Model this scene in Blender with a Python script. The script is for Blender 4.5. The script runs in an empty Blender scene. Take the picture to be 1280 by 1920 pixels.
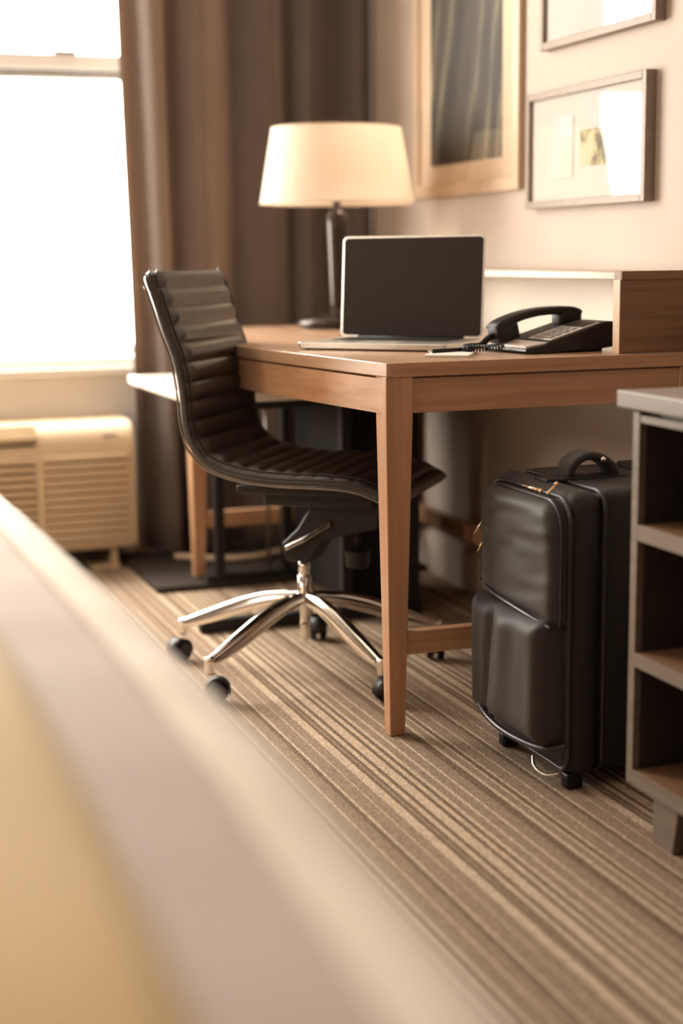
import bpy, bmesh, math, random
from mathutils import Vector, Matrix, noise
random.seed(4)
S = bpy.context.scene
COL = S.collection
R = math.radians
# ------------------------------------------------------------------ camera
CAM_H = 0.959
YAW, PITCH, ROLL = 0.34405936, 0.16713906, -0.01118963
def cam_axes():
    fwd = Vector((math.sin(YAW)*math.cos(PITCH), math.cos(YAW)*math.cos(PITCH), -math.sin(PITCH)))
    right = Vector((math.cos(YAW), -math.sin(YAW), 0)); up = right.cross(fwd)
    r = right*math.cos(ROLL)+up*math.sin(ROLL); u = -right*math.sin(ROLL)+up*math.cos(ROLL)
    return r, u, fwd
cd = bpy.data.cameras.new('camera'); cam = bpy.data.objects.new('camera', cd); COL.objects.link(cam)
r_, u_, f_ = cam_axes()
m = Matrix((r_, u_, -f_)).transposed().to_4x4(); m.translation = Vector((0, 0, CAM_H)); cam.matrix_world = m
cd.sensor_fit = 'VERTICAL'; cd.sensor_height = 36; cd.sensor_width = 24
cd.lens = 2870.2/1920*36; cd.clip_start = 0.05
cd.dof.use_dof = True; cd.dof.focus_distance = 2.98; cd.dof.aperture_fstop = 1.45
S.camera = cam
# ------------------------------------------------------------------ world and light
S.view_settings.view_transform = 'Standard'; S.view_settings.look = 'None'
S.view_settings.gamma = 1; S.view_settings.use_curve_mapping = False
S.view_settings.exposure = 0.75
w = bpy.data.worlds.new('sky'); S.world = w; w.use_nodes = True
w.node_tree.nodes['Background'].inputs[0].default_value = (1.0, 0.945, 0.88, 1)
w.node_tree.nodes['Background'].inputs[1].default_value = 16.5
def area(name, loc, rot, sx, sy, power, col, portal=False):
    l = bpy.data.lights.new(name, 'AREA'); l.shape = 'RECTANGLE'; l.size = sx; l.size_y = sy
    l.energy = power; l.color = col
    o = bpy.data.objects.new(name, l); COL.objects.link(o); o.location = loc; o.rotation_euler = rot
    if portal: l.cycles.is_portal = True
    return o
area('window_daylight_portal', (0.07, 4.99, 1.45), (R(-90), 0, 0), 2.4, 1.7, 1, (1, 1, 1), True)
# unseen fill lamps added out of frame: one far left, one behind the camera
area('left_fill', (-2.5, 2.3, 1.5), (R(90), 0, R(-85)), .45, .4, 13, (1, .82, .66))
area('rear_fill', (0.6, -1.6, 2.45), (R(25), 0, 0), 1.0, 1.0, 2, (1, .80, .62))

# ------------------------------------------------------------------ materials
def lin(c):
    return tuple(((v/255)/12.92 if v/255 <= .04045 else ((v/255+.055)/1.055)**2.4) for v in c)
class NT:
    def __init__(s, name):
        s.m = bpy.data.materials.new(name); s.m.use_nodes = True; s.t = s.m.node_tree
        s.b = s.t.nodes['Principled BSDF']; s.out = s.t.nodes['Material Output']
    def n(s, typ, **kw):
        x = s.t.nodes.new(typ)
        for k, v in kw.items():
            if k.startswith('i_'): x.inputs[int(k[2:]) if k[2:].isdigit() else k[2:].replace('_', ' ')].default_value = v
            else: setattr(x, k, v)
        return x
    def l(s, a, b): s.t.links.new(a, b)
    def coord(s, scale=(1, 1, 1)):
        c = s.n('ShaderNodeTexCoord'); mp = s.n('ShaderNodeMapping'); mp.inputs['Scale'].default_value = scale
        s.l(c.outputs['Object'], mp.inputs['Vector']); return mp.outputs['Vector']
    def bump(s, h, strength=.3, dist=.002):
        b = s.n('ShaderNodeBump'); b.inputs['Strength'].default_value = strength; b.inputs['Distance'].default_value = dist
        s.l(h, b.inputs['Height']); s.l(b.outputs[0], s.b.inputs['Normal'])
    def ramp(s, fac, stops, interp='LINEAR'):
        r = s.n('ShaderNodeValToRGB'); r.color_ramp.interpolation = interp
        e = r.color_ramp.elements
        while len(e) < len(stops): e.new(.5)
        for k, (p, c) in enumerate(stops): e[k].position = p; e[k].color = (*c, 1)
        s.l(fac, r.inputs[0]); return r.outputs['Color']
def plain(name, col, rough=.5, metal=0, nscale=None, namt=.12, bump=0, coat=0, spec=.5):
    t = NT(name); b = t.b; b.inputs['Roughness'].default_value = rough; b.inputs['Metallic'].default_value = metal
    b.inputs['Specular IOR Level'].default_value = spec; b.inputs['Coat Weight'].default_value = coat
    if nscale:
        n = t.n('ShaderNodeTexNoise'); n.inputs['Scale'].default_value = nscale; n.inputs['Detail'].default_value = 4
        t.l(t.coord(), n.inputs['Vector'])
        c2 = tuple(v*(1-namt) for v in col); c3 = tuple(min(1, v*(1+namt)) for v in col)
        t.l(t.ramp(n.outputs['Fac'], [(.3, c2), (.7, c3)]), b.inputs['Base Color'])
        if bump: t.bump(n.outputs['Fac'], bump, .002)
    else: b.inputs['Base Color'].default_value = (*col, 1)
    return t.m
def wood(name, dark, light, axis='Y', rough=.4, scale=1.0, coat=.0):
    t = NT(name); b = t.b
    sc = [60*scale]*3; sc['XYZ'.index(axis)] = 2.2*scale
    n = t.n('ShaderNodeTexNoise'); n.inputs['Scale'].default_value = 1; n.inputs['Detail'].default_value = 5; n.inputs['Distortion'].default_value = .6
    t.l(t.coord(sc), n.inputs['Vector'])
    sc2 = [9*scale]*3; sc2['XYZ'.index(axis)] = .8*scale
    n2 = t.n('ShaderNodeTexNoise'); n2.inputs['Scale'].default_value = 1; n2.inputs['Detail'].default_value = 2
    t.l(t.coord(sc2), n2.inputs['Vector'])
    a = t.n('ShaderNodeMath', operation='MULTIPLY_ADD'); a.inputs[1].default_value = .55
    mm = t.n('ShaderNodeMath', operation='MULTIPLY'); mm.inputs[1].default_value = .45
    t.l(n2.outputs['Fac'], mm.inputs[0]); t.l(n.outputs['Fac'], a.inputs[0]); t.l(mm.outputs[0], a.inputs[2])
    t.l(t.ramp(a.outputs[0], [(.35, dark), (.65, light)]), b.inputs['Base Color'])
    b.inputs['Roughness'].default_value = rough; b.inputs['Coat Weight'].default_value = coat; b.inputs['Coat Roughness'].default_value = .2
    t.bump(n.outputs['Fac'], .12, .001)
    return t.m
OAK_D, OAK_L = (.44, .22, .115), (.64, .37, .215)
M = {}
for ax in 'XYZ': M['oak'+ax] = wood('oak_grain_'+ax.lower(), OAK_D, OAK_L, ax, .42, coat=.15)
M['walnutX'] = wood('brown_wood', (.14, .065, .03), (.27, .135, .068), 'X', .45)
M['walnutY'] = wood('brown_wood_long', (.20, .105, .055), (.33, .19, .11), 'Y', .42)
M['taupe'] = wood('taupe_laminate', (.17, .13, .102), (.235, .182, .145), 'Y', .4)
M['taupe_dark'] = wood('dark_taupe_and_shade', (.035, .027, .022), (.055, .042, .034), 'Y', .5)  # cabinet interior's shade put into this colour; bed base uses it too
M['bench_top'] = wood('pale_wood', (.74, .66, .56), (.84, .77, .68), 'Y', .35, coat=.3)
M['maple'] = wood('maple_frame', (.50, .36, .24), (.62, .47, .33), 'Z', .45)
M['bronze_frame'] = plain('bronze_frame', (.27, .21, .165), .5, 0, 40, .1, spec=.3)
M['black_metal'] = plain('black_metal', (.016, .013, .012), .5, 0, 60, .2, spec=.3)
M['grey_metal'] = plain('grey_metal', (.25, .21, .18), .3, .8, 60, .1)
M['chrome'] = plain('chrome', (.86, .83, .78), .09, 1.0, 25, .03)
M['alu'] = plain('aluminium', (.72, .69, .64), .32, .85, 80, .04)
M['black_plastic'] = plain('black_plastic', (.012, .0105, .010), .42, 0, 50, .15, spec=.35)
M['rubber'] = plain('dark_rubber', (.02, .018, .016), .6, 0, 50, .15)
M['cream_plastic'] = plain('cream_plastic', (.70, .55, .37), .45, 0, 12, .03)
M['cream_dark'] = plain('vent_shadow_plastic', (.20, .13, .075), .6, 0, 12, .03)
M['white_paint'] = plain('white_window_paint', (.88, .85, .80), .4, 0, 8, .02)
M['wall'] = plain('wall_paint', (.46, .375, .315), .75, 0, 5, .03, .05)
M['wall_pale'] = plain('window_wall_paint', (.90, .86, .81), .75, 0, 5, .02)
M['wall_taupe'] = plain('taupe_wall_paint', (.24, .19, .155), .75, 0, 5, .03)
M['ceil'] = plain('ceiling_paint', (.58, .53, .48), .85, 0, 5, .02)
M['base'] = plain('baseboard_paint', (.62, .50, .42), .5, 0, 6, .03)
M['paper'] = plain('paper', (.80, .77, .72), .7, 0, 30, .02)
M['mat_board'] = plain('mat_board', (.50, .465, .425), .8, 0, 30, .02)
M['mat_tan'] = plain('tan_mat_board', (.62, .47, .34), .8, 0, 30, .04)
M['lever_chrome'] = M['chrome']
M['brass'] = plain('brass', (.75, .52, .30), .25, 1.0, 30, .05)
M['silver_face'] = plain('silver_face', (.62, .56, .52), .35, .3, 60, .05)
M['grey_key'] = plain('grey_key', (.35, .31, .29), .5, 0, 60, .05)

def fabric(name, col, scale=420, rough=.85, amt=.18, bump=.35, sheen=.3):
    t = NT(name); b = t.b
    n = t.n('ShaderNodeTexNoise'); n.inputs['Scale'].default_value = scale; n.inputs['Detail'].default_value = 2
    n2 = t.n('ShaderNodeTexNoise'); n2.inputs['Scale'].default_value = scale/40; n2.inputs['Detail'].default_value = 3
    c = t.coord(); t.l(c, n.inputs['Vector']); t.l(c, n2.inputs['Vector'])
    mx = t.n('ShaderNodeMath', operation='MULTIPLY_ADD'); mx.inputs[1].default_value = .5
    h = t.n('ShaderNodeMath', operation='MULTIPLY'); h.inputs[1].default_value = .5
    t.l(n2.outputs['Fac'], h.inputs[0]); t.l(n.outputs['Fac'], mx.inputs[0]); t.l(h.outputs[0], mx.inputs[2])
    t.l(t.ramp(mx.outputs[0], [(.3, tuple(v*(1-amt) for v in col)), (.7, tuple(min(1, v*(1+amt)) for v in col))]), b.inputs['Base Color'])
    b.inputs['Roughness'].default_value = rough; b.inputs['Sheen Weight'].default_value = sheen
    t.bump(n.outputs['Fac'], bump, .0006); return t.m
M['curtain'] = fabric('curtain_cloth', (.125, .094, .078), 500, .8, .08, .2)
ct = M['curtain'].node_tree; ctr = ct.nodes.new('ShaderNodeBsdfTranslucent'); ctr.inputs[0].default_value = (.55, .40, .30, 1)
cmx = ct.nodes.new('ShaderNodeMixShader'); cmx.inputs[0].default_value = .22
ct.links.new(ct.nodes['Principled BSDF'].outputs[0], cmx.inputs[1]); ct.links.new(ctr.outputs[0], cmx.inputs[2]); ct.links.new(cmx.outputs[0], ct.nodes['Material Output'].inputs[0])
M['duvet'] = fabric('mauve_duvet_cloth', (.54, .425, .37), 300, .85, .04, .2)
M['duvet_edge'] = fabric('cream_duvet_cloth', (.90, .78, .65), 300, .85, .04, .2)
M['runner'] = fabric('gold_runner_cloth', (.60, .385, .105), 300, .8, .08, .2)
M['nylon'] = fabric('black_nylon', (.020, .016, .015), 900, .6, .2, .5, .0)
M['nylon2'] = fabric('charcoal_nylon', (.034, .028, .025), 900, .55, .2, .5, .05)
M['piping'] = plain('black_piping', (.024, .021, .019), .38, 0, 60, .1, coat=.2)
t = NT('black_leather')
n = t.n('ShaderNodeTexVoronoi'); n.inputs['Scale'].default_value = 320
n2 = t.n('ShaderNodeTexNoise'); n2.inputs['Scale'].default_value = 14
c = t.coord(); t.l(c, n.inputs['Vector']); t.l(c, n2.inputs['Vector'])
t.l(t.ramp(n2.outputs['Fac'], [(.3, (.027, .019, .017)), (.7, (.038, .027, .024))]), t.b.inputs['Base Color'])
t.b.inputs['Roughness'].default_value = .38; t.b.inputs['Coat Weight'].default_value = .35; t.b.inputs['Coat Roughness'].default_value = .25
t.bump(n.outputs['Distance'], .15, .0006); M['leather'] = t.m
# glass: clear pane that reflects
def pane(name, tint=(1, 1, 1)):
    t = NT(name); t.t.nodes.remove(t.b)
    tr = t.n('ShaderNodeBsdfTransparent'); tr.inputs[0].default_value = (*tint, 1)
    gl = t.n('ShaderNodeBsdfGlossy'); gl.inputs['Roughness'].default_value = .01
    fr = t.n('ShaderNodeFresnel'); fr.inputs[0].default_value = 1.5
    mx = t.n('ShaderNodeMixShader'); 
    geo = t.n('ShaderNodeNewGeometry'); inv = t.n('ShaderNodeMath', operation='SUBTRACT'); inv.inputs[0].default_value = 1; t.l(geo.outputs['Backfacing'], inv.inputs[1])
    pr = t.n('ShaderNodeMath', operation='MULTIPLY'); t.l(fr.outputs[0], pr.inputs[0]); t.l(inv.outputs[0], pr.inputs[1])   # only the outer face reflects
    t.l(pr.outputs[0], mx.inputs[0]); t.l(tr.outputs[0], mx.inputs[1]); t.l(gl.outputs[0], mx.inputs[2])
    t.l(mx.outputs[0], t.out.inputs[0]); return t.m
M['glass'] = pane('window_glass', (.97, .97, .95)); M['picture_glass'] = pane('picture_glass')
# laptop screen: black glossy
M['screen'] = plain('black_screen_glass', (.034, .022, .018), .45, 0, 20, .05, spec=.2)
# lampshade: light passes through
t = NT('lampshade_fabric'); t.t.nodes.remove(t.b)
d = t.n('ShaderNodeBsdfDiffuse'); d.inputs[0].default_value = (.90, .80, .68, 1)
tl = t.n('ShaderNodeBsdfTranslucent'); tl.inputs[0].default_value = (.90, .78, .62, 1)
wv = t.n('ShaderNodeTexNoise'); wv.inputs['Scale'].default_value = 300; t.l(t.coord(), wv.inputs['Vector'])
bp = t.n('ShaderNodeBump'); bp.inputs['Strength'].default_value = .15; bp.inputs['Distance'].default_value = .0005; t.l(wv.outputs['Fac'], bp.inputs['Height'])
t.l(bp.outputs[0], d.inputs['Normal'])
mx = t.n('ShaderNodeMixShader'); mx.inputs[0].default_value = .42
t.l(d.outputs[0], mx.inputs[1]); t.l(tl.outputs[0], mx.inputs[2]); t.l(mx.outputs[0], t.out.inputs[0]); M['shade'] = t.m
# striped carpet: stripes run along Y, pattern repeats across X
t = NT('striped_carpet')
tc = t.n('ShaderNodeTexCoord'); sx = t.n('ShaderNodeSeparateXYZ'); t.l(tc.outputs['Object'], sx.inputs[0])
PER = .36
wob = t.n('ShaderNodeTexNoise'); wob.inputs['Scale'].default_value = 160; wob.inputs['Detail'].default_value = 2
t.l(tc.outputs['Object'], wob.inputs['Vector'])
wm = t.n('ShaderNodeMath', operation='MULTIPLY_ADD'); wm.inputs[1].default_value = .0022
t.l(wob.outputs['Fac'], wm.inputs[0]); t.l(sx.outputs['X'], wm.inputs[2])
sh = t.n('ShaderNodeMath', operation='ADD'); sh.inputs[1].default_value = -.765+PER*3
t.l(wm.outputs[0], sh.inputs[0])
md = t.n('ShaderNodeMath', operation='MODULO'); md.inputs[1].default_value = PER; t.l(sh.outputs[0], md.inputs[0])
dv = t.n('ShaderNodeMath', operation='DIVIDE'); dv.inputs[1].default_value = PER; t.l(md.outputs[0], dv.inputs[0])
L_, D_, G_ = (.52, .395, .285), (.185, .128, .085), (.295, .212, .15)
# (width in mm, colour) from X=.765 upwards
bands = [(16, D_), (8, L_), (14, G_), (5, L_), (10, D_), (6, L_), (24, G_), (5, L_), (22, G_), (9, D_), (6, L_), (5, G_), (20, G_), (4, L_), (18, G_),
         (19, L_), (7, D_), (5, G_), (7, D_), (9, L_), (8, D_), (20, L_), (8, D_), (10, L_), (8, D_), (8, L_), (16, G_), (6, L_), (20, G_), (5, L_), (24, G_)]
tot = sum(b[0] for b in bands); p = 0; stops = []
for wd, cc in bands: stops.append((p/tot, cc)); p += wd
base = t.ramp(dv.outputs[0], stops[:32], 'CONSTANT')
# tuft noise
tn = t.n('ShaderNodeTexVoronoi'); tn.inputs['Scale'].default_value = 1
mp = t.n('ShaderNodeMapping'); mp.inputs['Scale'].default_value = (300, 190, 100); t.l(tc.outputs['Object'], mp.inputs[0]); t.l(mp.outputs[0], tn.inputs['Vector'])
big = t.n('ShaderNodeTexNoise'); big.inputs['Scale'].default_value = 3; t.l(tc.outputs['Object'], big.inputs['Vector'])
r1 = t.ramp(tn.outputs['Color'], [(.1, (.72, .72, .72)), (.9, (1.25, 1.25, 1.25))])
mul = t.n('ShaderNodeMix', data_type='RGBA', blend_type='MULTIPLY'); mul.inputs[0].default_value = 1
t.l(base, mul.inputs[6]); t.l(r1, mul.inputs[7]); t.l(mul.outputs[2], t.b.inputs['Base Color'])
t.b.inputs['Roughness'].default_value = .95; t.b.inputs['Specular IOR Level'].default_value = .1
t.bump(tn.outputs['Distance'], .5, .002); M['carpet'] = t.m

# ------------------------------------------------------------------ builders
def ident(o, label=None, cat=None, group=None, kind=None):
    if label: o['label'] = label
    if cat: o['category'] = cat
    if group: o['group'] = group
    if kind: o['kind'] = kind
    return o
def thing(name, label, cat, loc=(0, 0, 0), rz=0, group=None):
    o = bpy.data.objects.new(name, None); COL.objects.link(o); o.location = loc; o.rotation_euler = (0, 0, rz)
    o.empty_display_size = .05
    return ident(o, label, cat, group)
def obj(name, bm, mat, parent=None, smooth=False, bevel=0, seg=2, loc=None, mats=None):
    bmesh.ops.recalc_face_normals(bm, faces=bm.faces[:])
    me = bpy.data.meshes.new(name); bm.to_mesh(me); bm.free()
    for mm in (mats or [mat]): me.materials.append(mm)
    o = bpy.data.objects.new(name, me); COL.objects.link(o)
    if parent: o.parent = parent
    if loc: o.location = loc
    if bevel:
        b = o.modifiers.new('bevel', 'BEVEL'); b.width = bevel; b.segments = seg; b.limit_method = 'ANGLE'; b.angle_limit = R(35); b.harden_normals = False
    if smooth or bevel:
        for p in me.polygons: p.use_smooth = True
        if not smooth or bevel:
            o.data.set_sharp_from_angle(angle=R(40)) if hasattr(o.data, 'set_sharp_from_angle') else None
    return o
def B(): return bmesh.new()
def box(bm, a, b, rot=None, piv=None):
    x0, y0, z0 = a; x1, y1, z1 = b
    vs = [bm.verts.new(v) for v in ((x0, y0, z0), (x1, y0, z0), (x1, y1, z0), (x0, y1, z0), (x0, y0, z1), (x1, y0, z1), (x1, y1, z1), (x0, y1, z1))]
    for f in ((3, 2, 1, 0), (4, 5, 6, 7), (0, 1, 5, 4), (1, 2, 6, 5), (2, 3, 7, 6), (3, 0, 4, 7)): bm.faces.new([vs[i] for i in f])
    if rot is not None: bmesh.ops.rotate(bm, verts=vs, cent=piv or ((x0+x1)/2, (y0+y1)/2, (z0+z1)/2), matrix=rot)
    return bm
def rings(bm, rs, closed=True, cap=True):
    prev = None; first = None
    for ring in rs:
        vs = [bm.verts.new(v) for v in ring]
        if prev:
            k = len(vs)
            for i in range(k if closed else k-1): bm.faces.new((prev[i], prev[(i+1) % k], vs[(i+1) % k], vs[i]))
        else: first = vs
        prev = vs
    if cap and closed: bm.faces.new(first[::-1]); bm.faces.new(prev)
    return bm
def lathe(bm, prof, c=(0, 0), seg=32, cap=True):
    return rings(bm, [[(c[0]+r*math.cos(2*math.pi*k/seg), c[1]+r*math.sin(2*math.pi*k/seg), z) for k in range(seg)] for r, z in prof], True, cap)
def cyl(bm, p, q, r0, r1=None, seg=20):
    p, q = Vector(p), Vector(q); d = (q-p).normalized(); a = d.orthogonal().normalized(); b = d.cross(a); r1 = r0 if r1 is None else r1
    return rings(bm, [[pp+(a*math.cos(t)+b*math.sin(t))*rr for t in [2*math.pi*k/seg for k in range(seg)]] for pp, rr in ((p, r0), (q, r1))])
def tube(bm, pts, r, seg=8, closed=False):
    pts = [Vector(p) for p in pts]; n = len(pts); rs = []
    a = None
    for i, p in enumerate(pts):
        d = (pts[(i+1) % n]-pts[i-1]) if closed else (pts[min(i+1, n-1)]-pts[max(i-1, 0)])
        d.normalize()
        if a is None: a = d.orthogonal().normalized()
        a = (a-d*a.dot(d)).normalized(); b = d.cross(a)
        rs.append([p+(a*math.cos(t)+b*math.sin(t))*(r[i] if isinstance(r, (list, tuple)) else r) for t in [2*math.pi*k/seg for k in range(seg)]])
    if closed: rs.append(rs[0])
    rings(bm, rs, True, not closed)
    if closed: bmesh.ops.remove_doubles(bm, verts=bm.verts[:], dist=1e-6)
    return bm
def spline(pts, n):
    pts = [Vector(p) for p in pts]; out = []
    for i in range(len(pts)-1):
        p0 = pts[max(i-1, 0)]; p1 = pts[i]; p2 = pts[i+1]; p3 = pts[min(i+2, len(pts)-1)]
        for k in range(n):
            t = k/n; out.append(.5*((2*p1)+(p2-p0)*t+(2*p0-5*p1+4*p2-p3)*t*t+(3*p1-p0-3*p2+p3)*t**3))
    out.append(pts[-1]); return out
def prism(bm, poly, z0, z1):
    return rings(bm, [[(x, y, z0) for x, y in poly], [(x, y, z1) for x, y in poly]])
def rounded(bm, a, b, rad, seg=5):
    """box with rounded edges, baked into the mesh"""
    n0 = len(bm.verts); t = bmesh.new(); box(t, a, b)
    bmesh.ops.bevel(t, geom=t.edges[:], offset=rad, segments=seg, profile=.5, affect='EDGES')
    me = bpy.data.meshes.new('tmp'); t.to_mesh(me); t.free(); bm.from_mesh(me); bpy.data.meshes.remove(me); return bm
def rrect(hw, hh, r, n=6):
    out = []
    for cx, cy, a0 in ((hw-r, hh-r, 0), (-hw+r, hh-r, 90), (-hw+r, -hh+r, 180), (hw-r, -hh+r, 270)):
        for k in range(n+1):
            a = R(a0+90*k/n); out.append((cx+r*math.cos(a), cy+r*math.sin(a)))
    return out

# ------------------------------------------------------------------ room shell
WX = 1.809       # right wall
WY = 4.86        # window wall, inner face
X0, Y0, ZC = -3.4, -2.6, 2.62
def struct(name, bm, mat, parent=None, **k):
    o = obj(name, bm, mat, parent, **k)
    if parent is None: o['kind'] = 'structure'
    return o
struct('floor', box(B(), (X0-.1, Y0-.1, -.08), (WX+.12, WY+.25, 0)), M['carpet'])
struct('ceiling', box(B(), (X0-.1, Y0-.1, ZC), (WX+.12, WY+.25, ZC+.1)), M['ceil'])
struct('wall_right', box(B(), (WX, Y0-.1, 0), (WX+.12, WY+.25, ZC)), M['wall'])
struct('wall_left', box(B(), (X0-.1, Y0-.1, 0), (X0, WY+.25, ZC)), M['wall_taupe'])
struct('wall_back', box(B(), (X0, Y0-.1, 0), (WX, Y0, ZC)), M['wall_taupe'])
WXL, WXR, WZ0, WZ1 = -1.1, 1.24, .645, 2.3
bm = B()
box(bm, (X0, WY, 0), (WXL, WY+.22, ZC)); box(bm, (WXR, WY, 0), (WX, WY+.22, ZC))
box(bm, (WXL, WY, 0), (WXR, WY+.22, WZ0-.03)); box(bm, (WXL, WY, WZ1), (WXR, WY+.22, ZC))
struct('wall_window', bm, M['wall_pale'])
# window
win = bpy.data.objects.new('window_1', None); COL.objects.link(win); win.location = (0, WY+.1, WZ0); win['kind'] = 'structure'
def wl(x0, x1, y0, y1, z0, z1): return box(B(), (x0, y0-WY-.1, z0-WZ0), (x1, y1-WY-.1, z1-WZ0))
obj('window_sill', wl(WXL-.02, WXR+.02, WY-.02, WY+.22, WZ0-.03, WZ0), M['white_paint'], win, bevel=.004)
obj('window_frame', wl(WXL, WXL+.05, WY+.08, WY+.16, WZ0, WZ1), M['white_paint'], win, bevel=.003)
obj('window_frame', wl(WXR-.05, WXR, WY+.08, WY+.16, WZ0, WZ1), M['white_paint'], win, bevel=.003)
obj('window_frame', wl(WXL, WXR, WY+.08, WY+.16, WZ1-.05, WZ1), M['white_paint'], win, bevel=.003)
obj('window_frame', wl(WXL, WXR, WY+.08, WY+.16, WZ0, WZ0+.03), M['white_paint'], win, bevel=.003)
obj('meeting_rail', wl(WXL+.05, WXR-.05, WY+.07, WY+.13, 1.535, 1.583), M['white_paint'], win, bevel=.003)
obj('meeting_rail', wl(WXL+.05, WXR-.05, WY+.11, WY+.15, 1.508, 1.532), M['white_paint'], win, bevel=.002)
obj('rail_gap_strip', wl(WXL+.05, WXR-.05, WY+.075, WY+.115, 1.529, 1.535), M['black_plastic'], win)  # black strip drawn as the shaded gap below the rail
bm = B(); box(bm, (.835, WY+.06-WY-.1, 1.583-WZ0), (.905, WY+.09-WY-.1, 1.592-WZ0)); cyl(bm, (.84, -.025, 1.59-WZ0), (.84, -.025, 1.60-WZ0), .008)
obj('sash_lock', bm, M['grey_metal'], win)
obj('window_pane', wl(WXL+.05, WXR-.05, WY+.118, WY+.122, 1.583, WZ1-.05), M['glass'], win)
obj('window_pane', wl(WXL+.05, WXR-.05, WY+.128, WY+.132, WZ0+.03, 1.51), M['glass'], win)
# stool board under the window
struct('trim_1', box(B(), (WXL-.06, WY-.055, WZ0-.055), (WXR+.02, WY+.001, WZ0-.03)), M['white_paint'], bevel=.004)
# baseboards
bm = B(); box(bm, (WX-.016, Y0, 0), (WX+.001, WY, .115)); box(bm, (WX-.011, Y0, .115), (WX+.001, WY, .128))
struct('baseboard_right', bm, M['base'], bevel=.003)
struct('baseboard_window', box(B(), (1.02, WY-.016, 0), (WX-.016, WY, .115)), M['base'], bevel=.003)

# ------------------------------------------------------------------ curtain
cur = thing('curtain', 'long brown pleated curtain hanging between bright window and picture wall', 'curtain', (1.4, 4.7, 0))
fx = [(.985, .00), (1.0, .05), (1.02, .035), (1.06, -.06), (1.10, -.055), (1.125, .035), (1.15, .04), (1.185, -.05), (1.225, -.085), (1.28, .0), (1.33, .035), (1.38, -.01),
      (1.45, -.045), (1.50, .03), (1.535, .04), (1.56, -.03), (1.60, -.045), (1.65, .03), (1.70, .04), (1.735, -.02), (1.765, -.03), (1.79, .02), (1.803, .02)]
pl = spline([(x, y, 0) for x, y in fx], 6)
bm = B(); NZ = 26; grid = []
for j in range(NZ+1):
    z = .035+(2.45-.035)*j/NZ; row = []
    for i, pnt in enumerate(pl):
        low = 1-z/2.45
        amp = .9+.12*math.sin(i*.21+2)*low
        x = pnt.x+.02*low*math.sin(i*.11)*(1 if pnt.x < 1.7 else 0)
        if pnt.x < 1.05: x += -.035*(1-z/1.1) if False else 0
        flare = .030*min(1, max(0, (1.9-z)/1.9))*max(0, 1-(pnt.x-.985)/.35)
        row.append(bm.verts.new((min(x+flare*1.0, WX-.005)-1.4, pnt.y*amp+.006*math.sin(z*5+i*.4)*low, z)))
    grid.append(row)
for j in range(NZ):
    for i in range(len(pl)-1): bm.faces.new((grid[j][i], grid[j][i+1], grid[j+1][i+1], grid[j+1][i]))
panel = obj('curtain_panel', bm, M['curtain'], cur, smooth=True)
so = panel.modifiers.new('thickness', 'SOLIDIFY'); so.thickness = .003
bm = B(); box(bm, (-.47, -.03, 2.45), (.40, .03, 2.49)); obj('curtain_track', bm, M['white_paint'], cur, bevel=.004)

# ------------------------------------------------------------------ air conditioner
AX0, AX1, AYF = .12, .985, 4.62
ac = thing('air_conditioner', 'cream wall air conditioner with slatted front below the window', 'air conditioner', (0, 4.62, 0))
def acp(x0, x1, y0, y1, z0, z1): return ((x0, y0-AYF, z0), (x1, y1-AYF, z1))
# body: side profile in (y,z) with rounded top front
prof = [(.238, .065), (.012, .065), (.0, .078), (.0, .36)]
for k in range(9):
    a = R(180-90*k/8); prof.append((.085+.085*math.cos(a), .375+.085*math.sin(a)))
prof += [(.238, .462)]
bm = B(); rings(bm, [[(x, y, z) for y, z in prof] for x in (AX0, AX1)])
obj('housing', bm, M['cream_plastic'], ac, bevel=.010, seg=3)
# recessed fields + slats
def slatfield(x0, x1, zs, h, tilt, mat='cream_plastic'):
    for z in zs:
        obj('slat', box(B(), (x0, -.012, z), (x1, .004, z+h), Matrix.Rotation(R(tilt), 3, 'X')), M[mat], ac, bevel=.0015, seg=1)
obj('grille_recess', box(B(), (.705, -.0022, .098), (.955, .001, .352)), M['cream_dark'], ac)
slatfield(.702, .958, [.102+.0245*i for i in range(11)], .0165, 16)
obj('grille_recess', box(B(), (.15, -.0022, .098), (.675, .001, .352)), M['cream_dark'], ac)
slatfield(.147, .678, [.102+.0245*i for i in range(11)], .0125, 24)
obj('grille_frame', box(B(), (.680, -.010, .088), (.700, .002, .362)), M['cream_plastic'], ac, bevel=.002)
# control lid on the sloped top
lidm = Matrix.Rotation(R(-35), 3, 'X')
obj('control_lid', box(B(), (.20, .004, .412), (.685, .016, .462), lidm), plain('tan_plastic', (.62, .47, .28), .45, 0, 12, .03), ac, bevel=.003)
obj('lid_gap', box(B(), (.205, -.002, .398), (.680, .010, .404)), M['black_plastic'], ac)
obj('badge', box(B(), (.885, .0065, .418), (.925, .0125, .424), lidm), M['grey_key'], ac)
obj('foot', box(B(), (.84, .02, 0), (.93, .20, .012)), M['cream_plastic'], ac, bevel=.002)
obj('foot', box(B(), (.905, .03, .010), (.925, .19, .066)), M['cream_plastic'], ac, bevel=.002)
obj('foot', box(B(), (.20, .03, 0), (.29, .19, .066)), M['cream_plastic'], ac, bevel=.002)
obj('base_pan', box(B(), (AX0+.03, .05, .035), (AX1-.04, .235, .066)), M['black_plastic'], ac)

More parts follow.
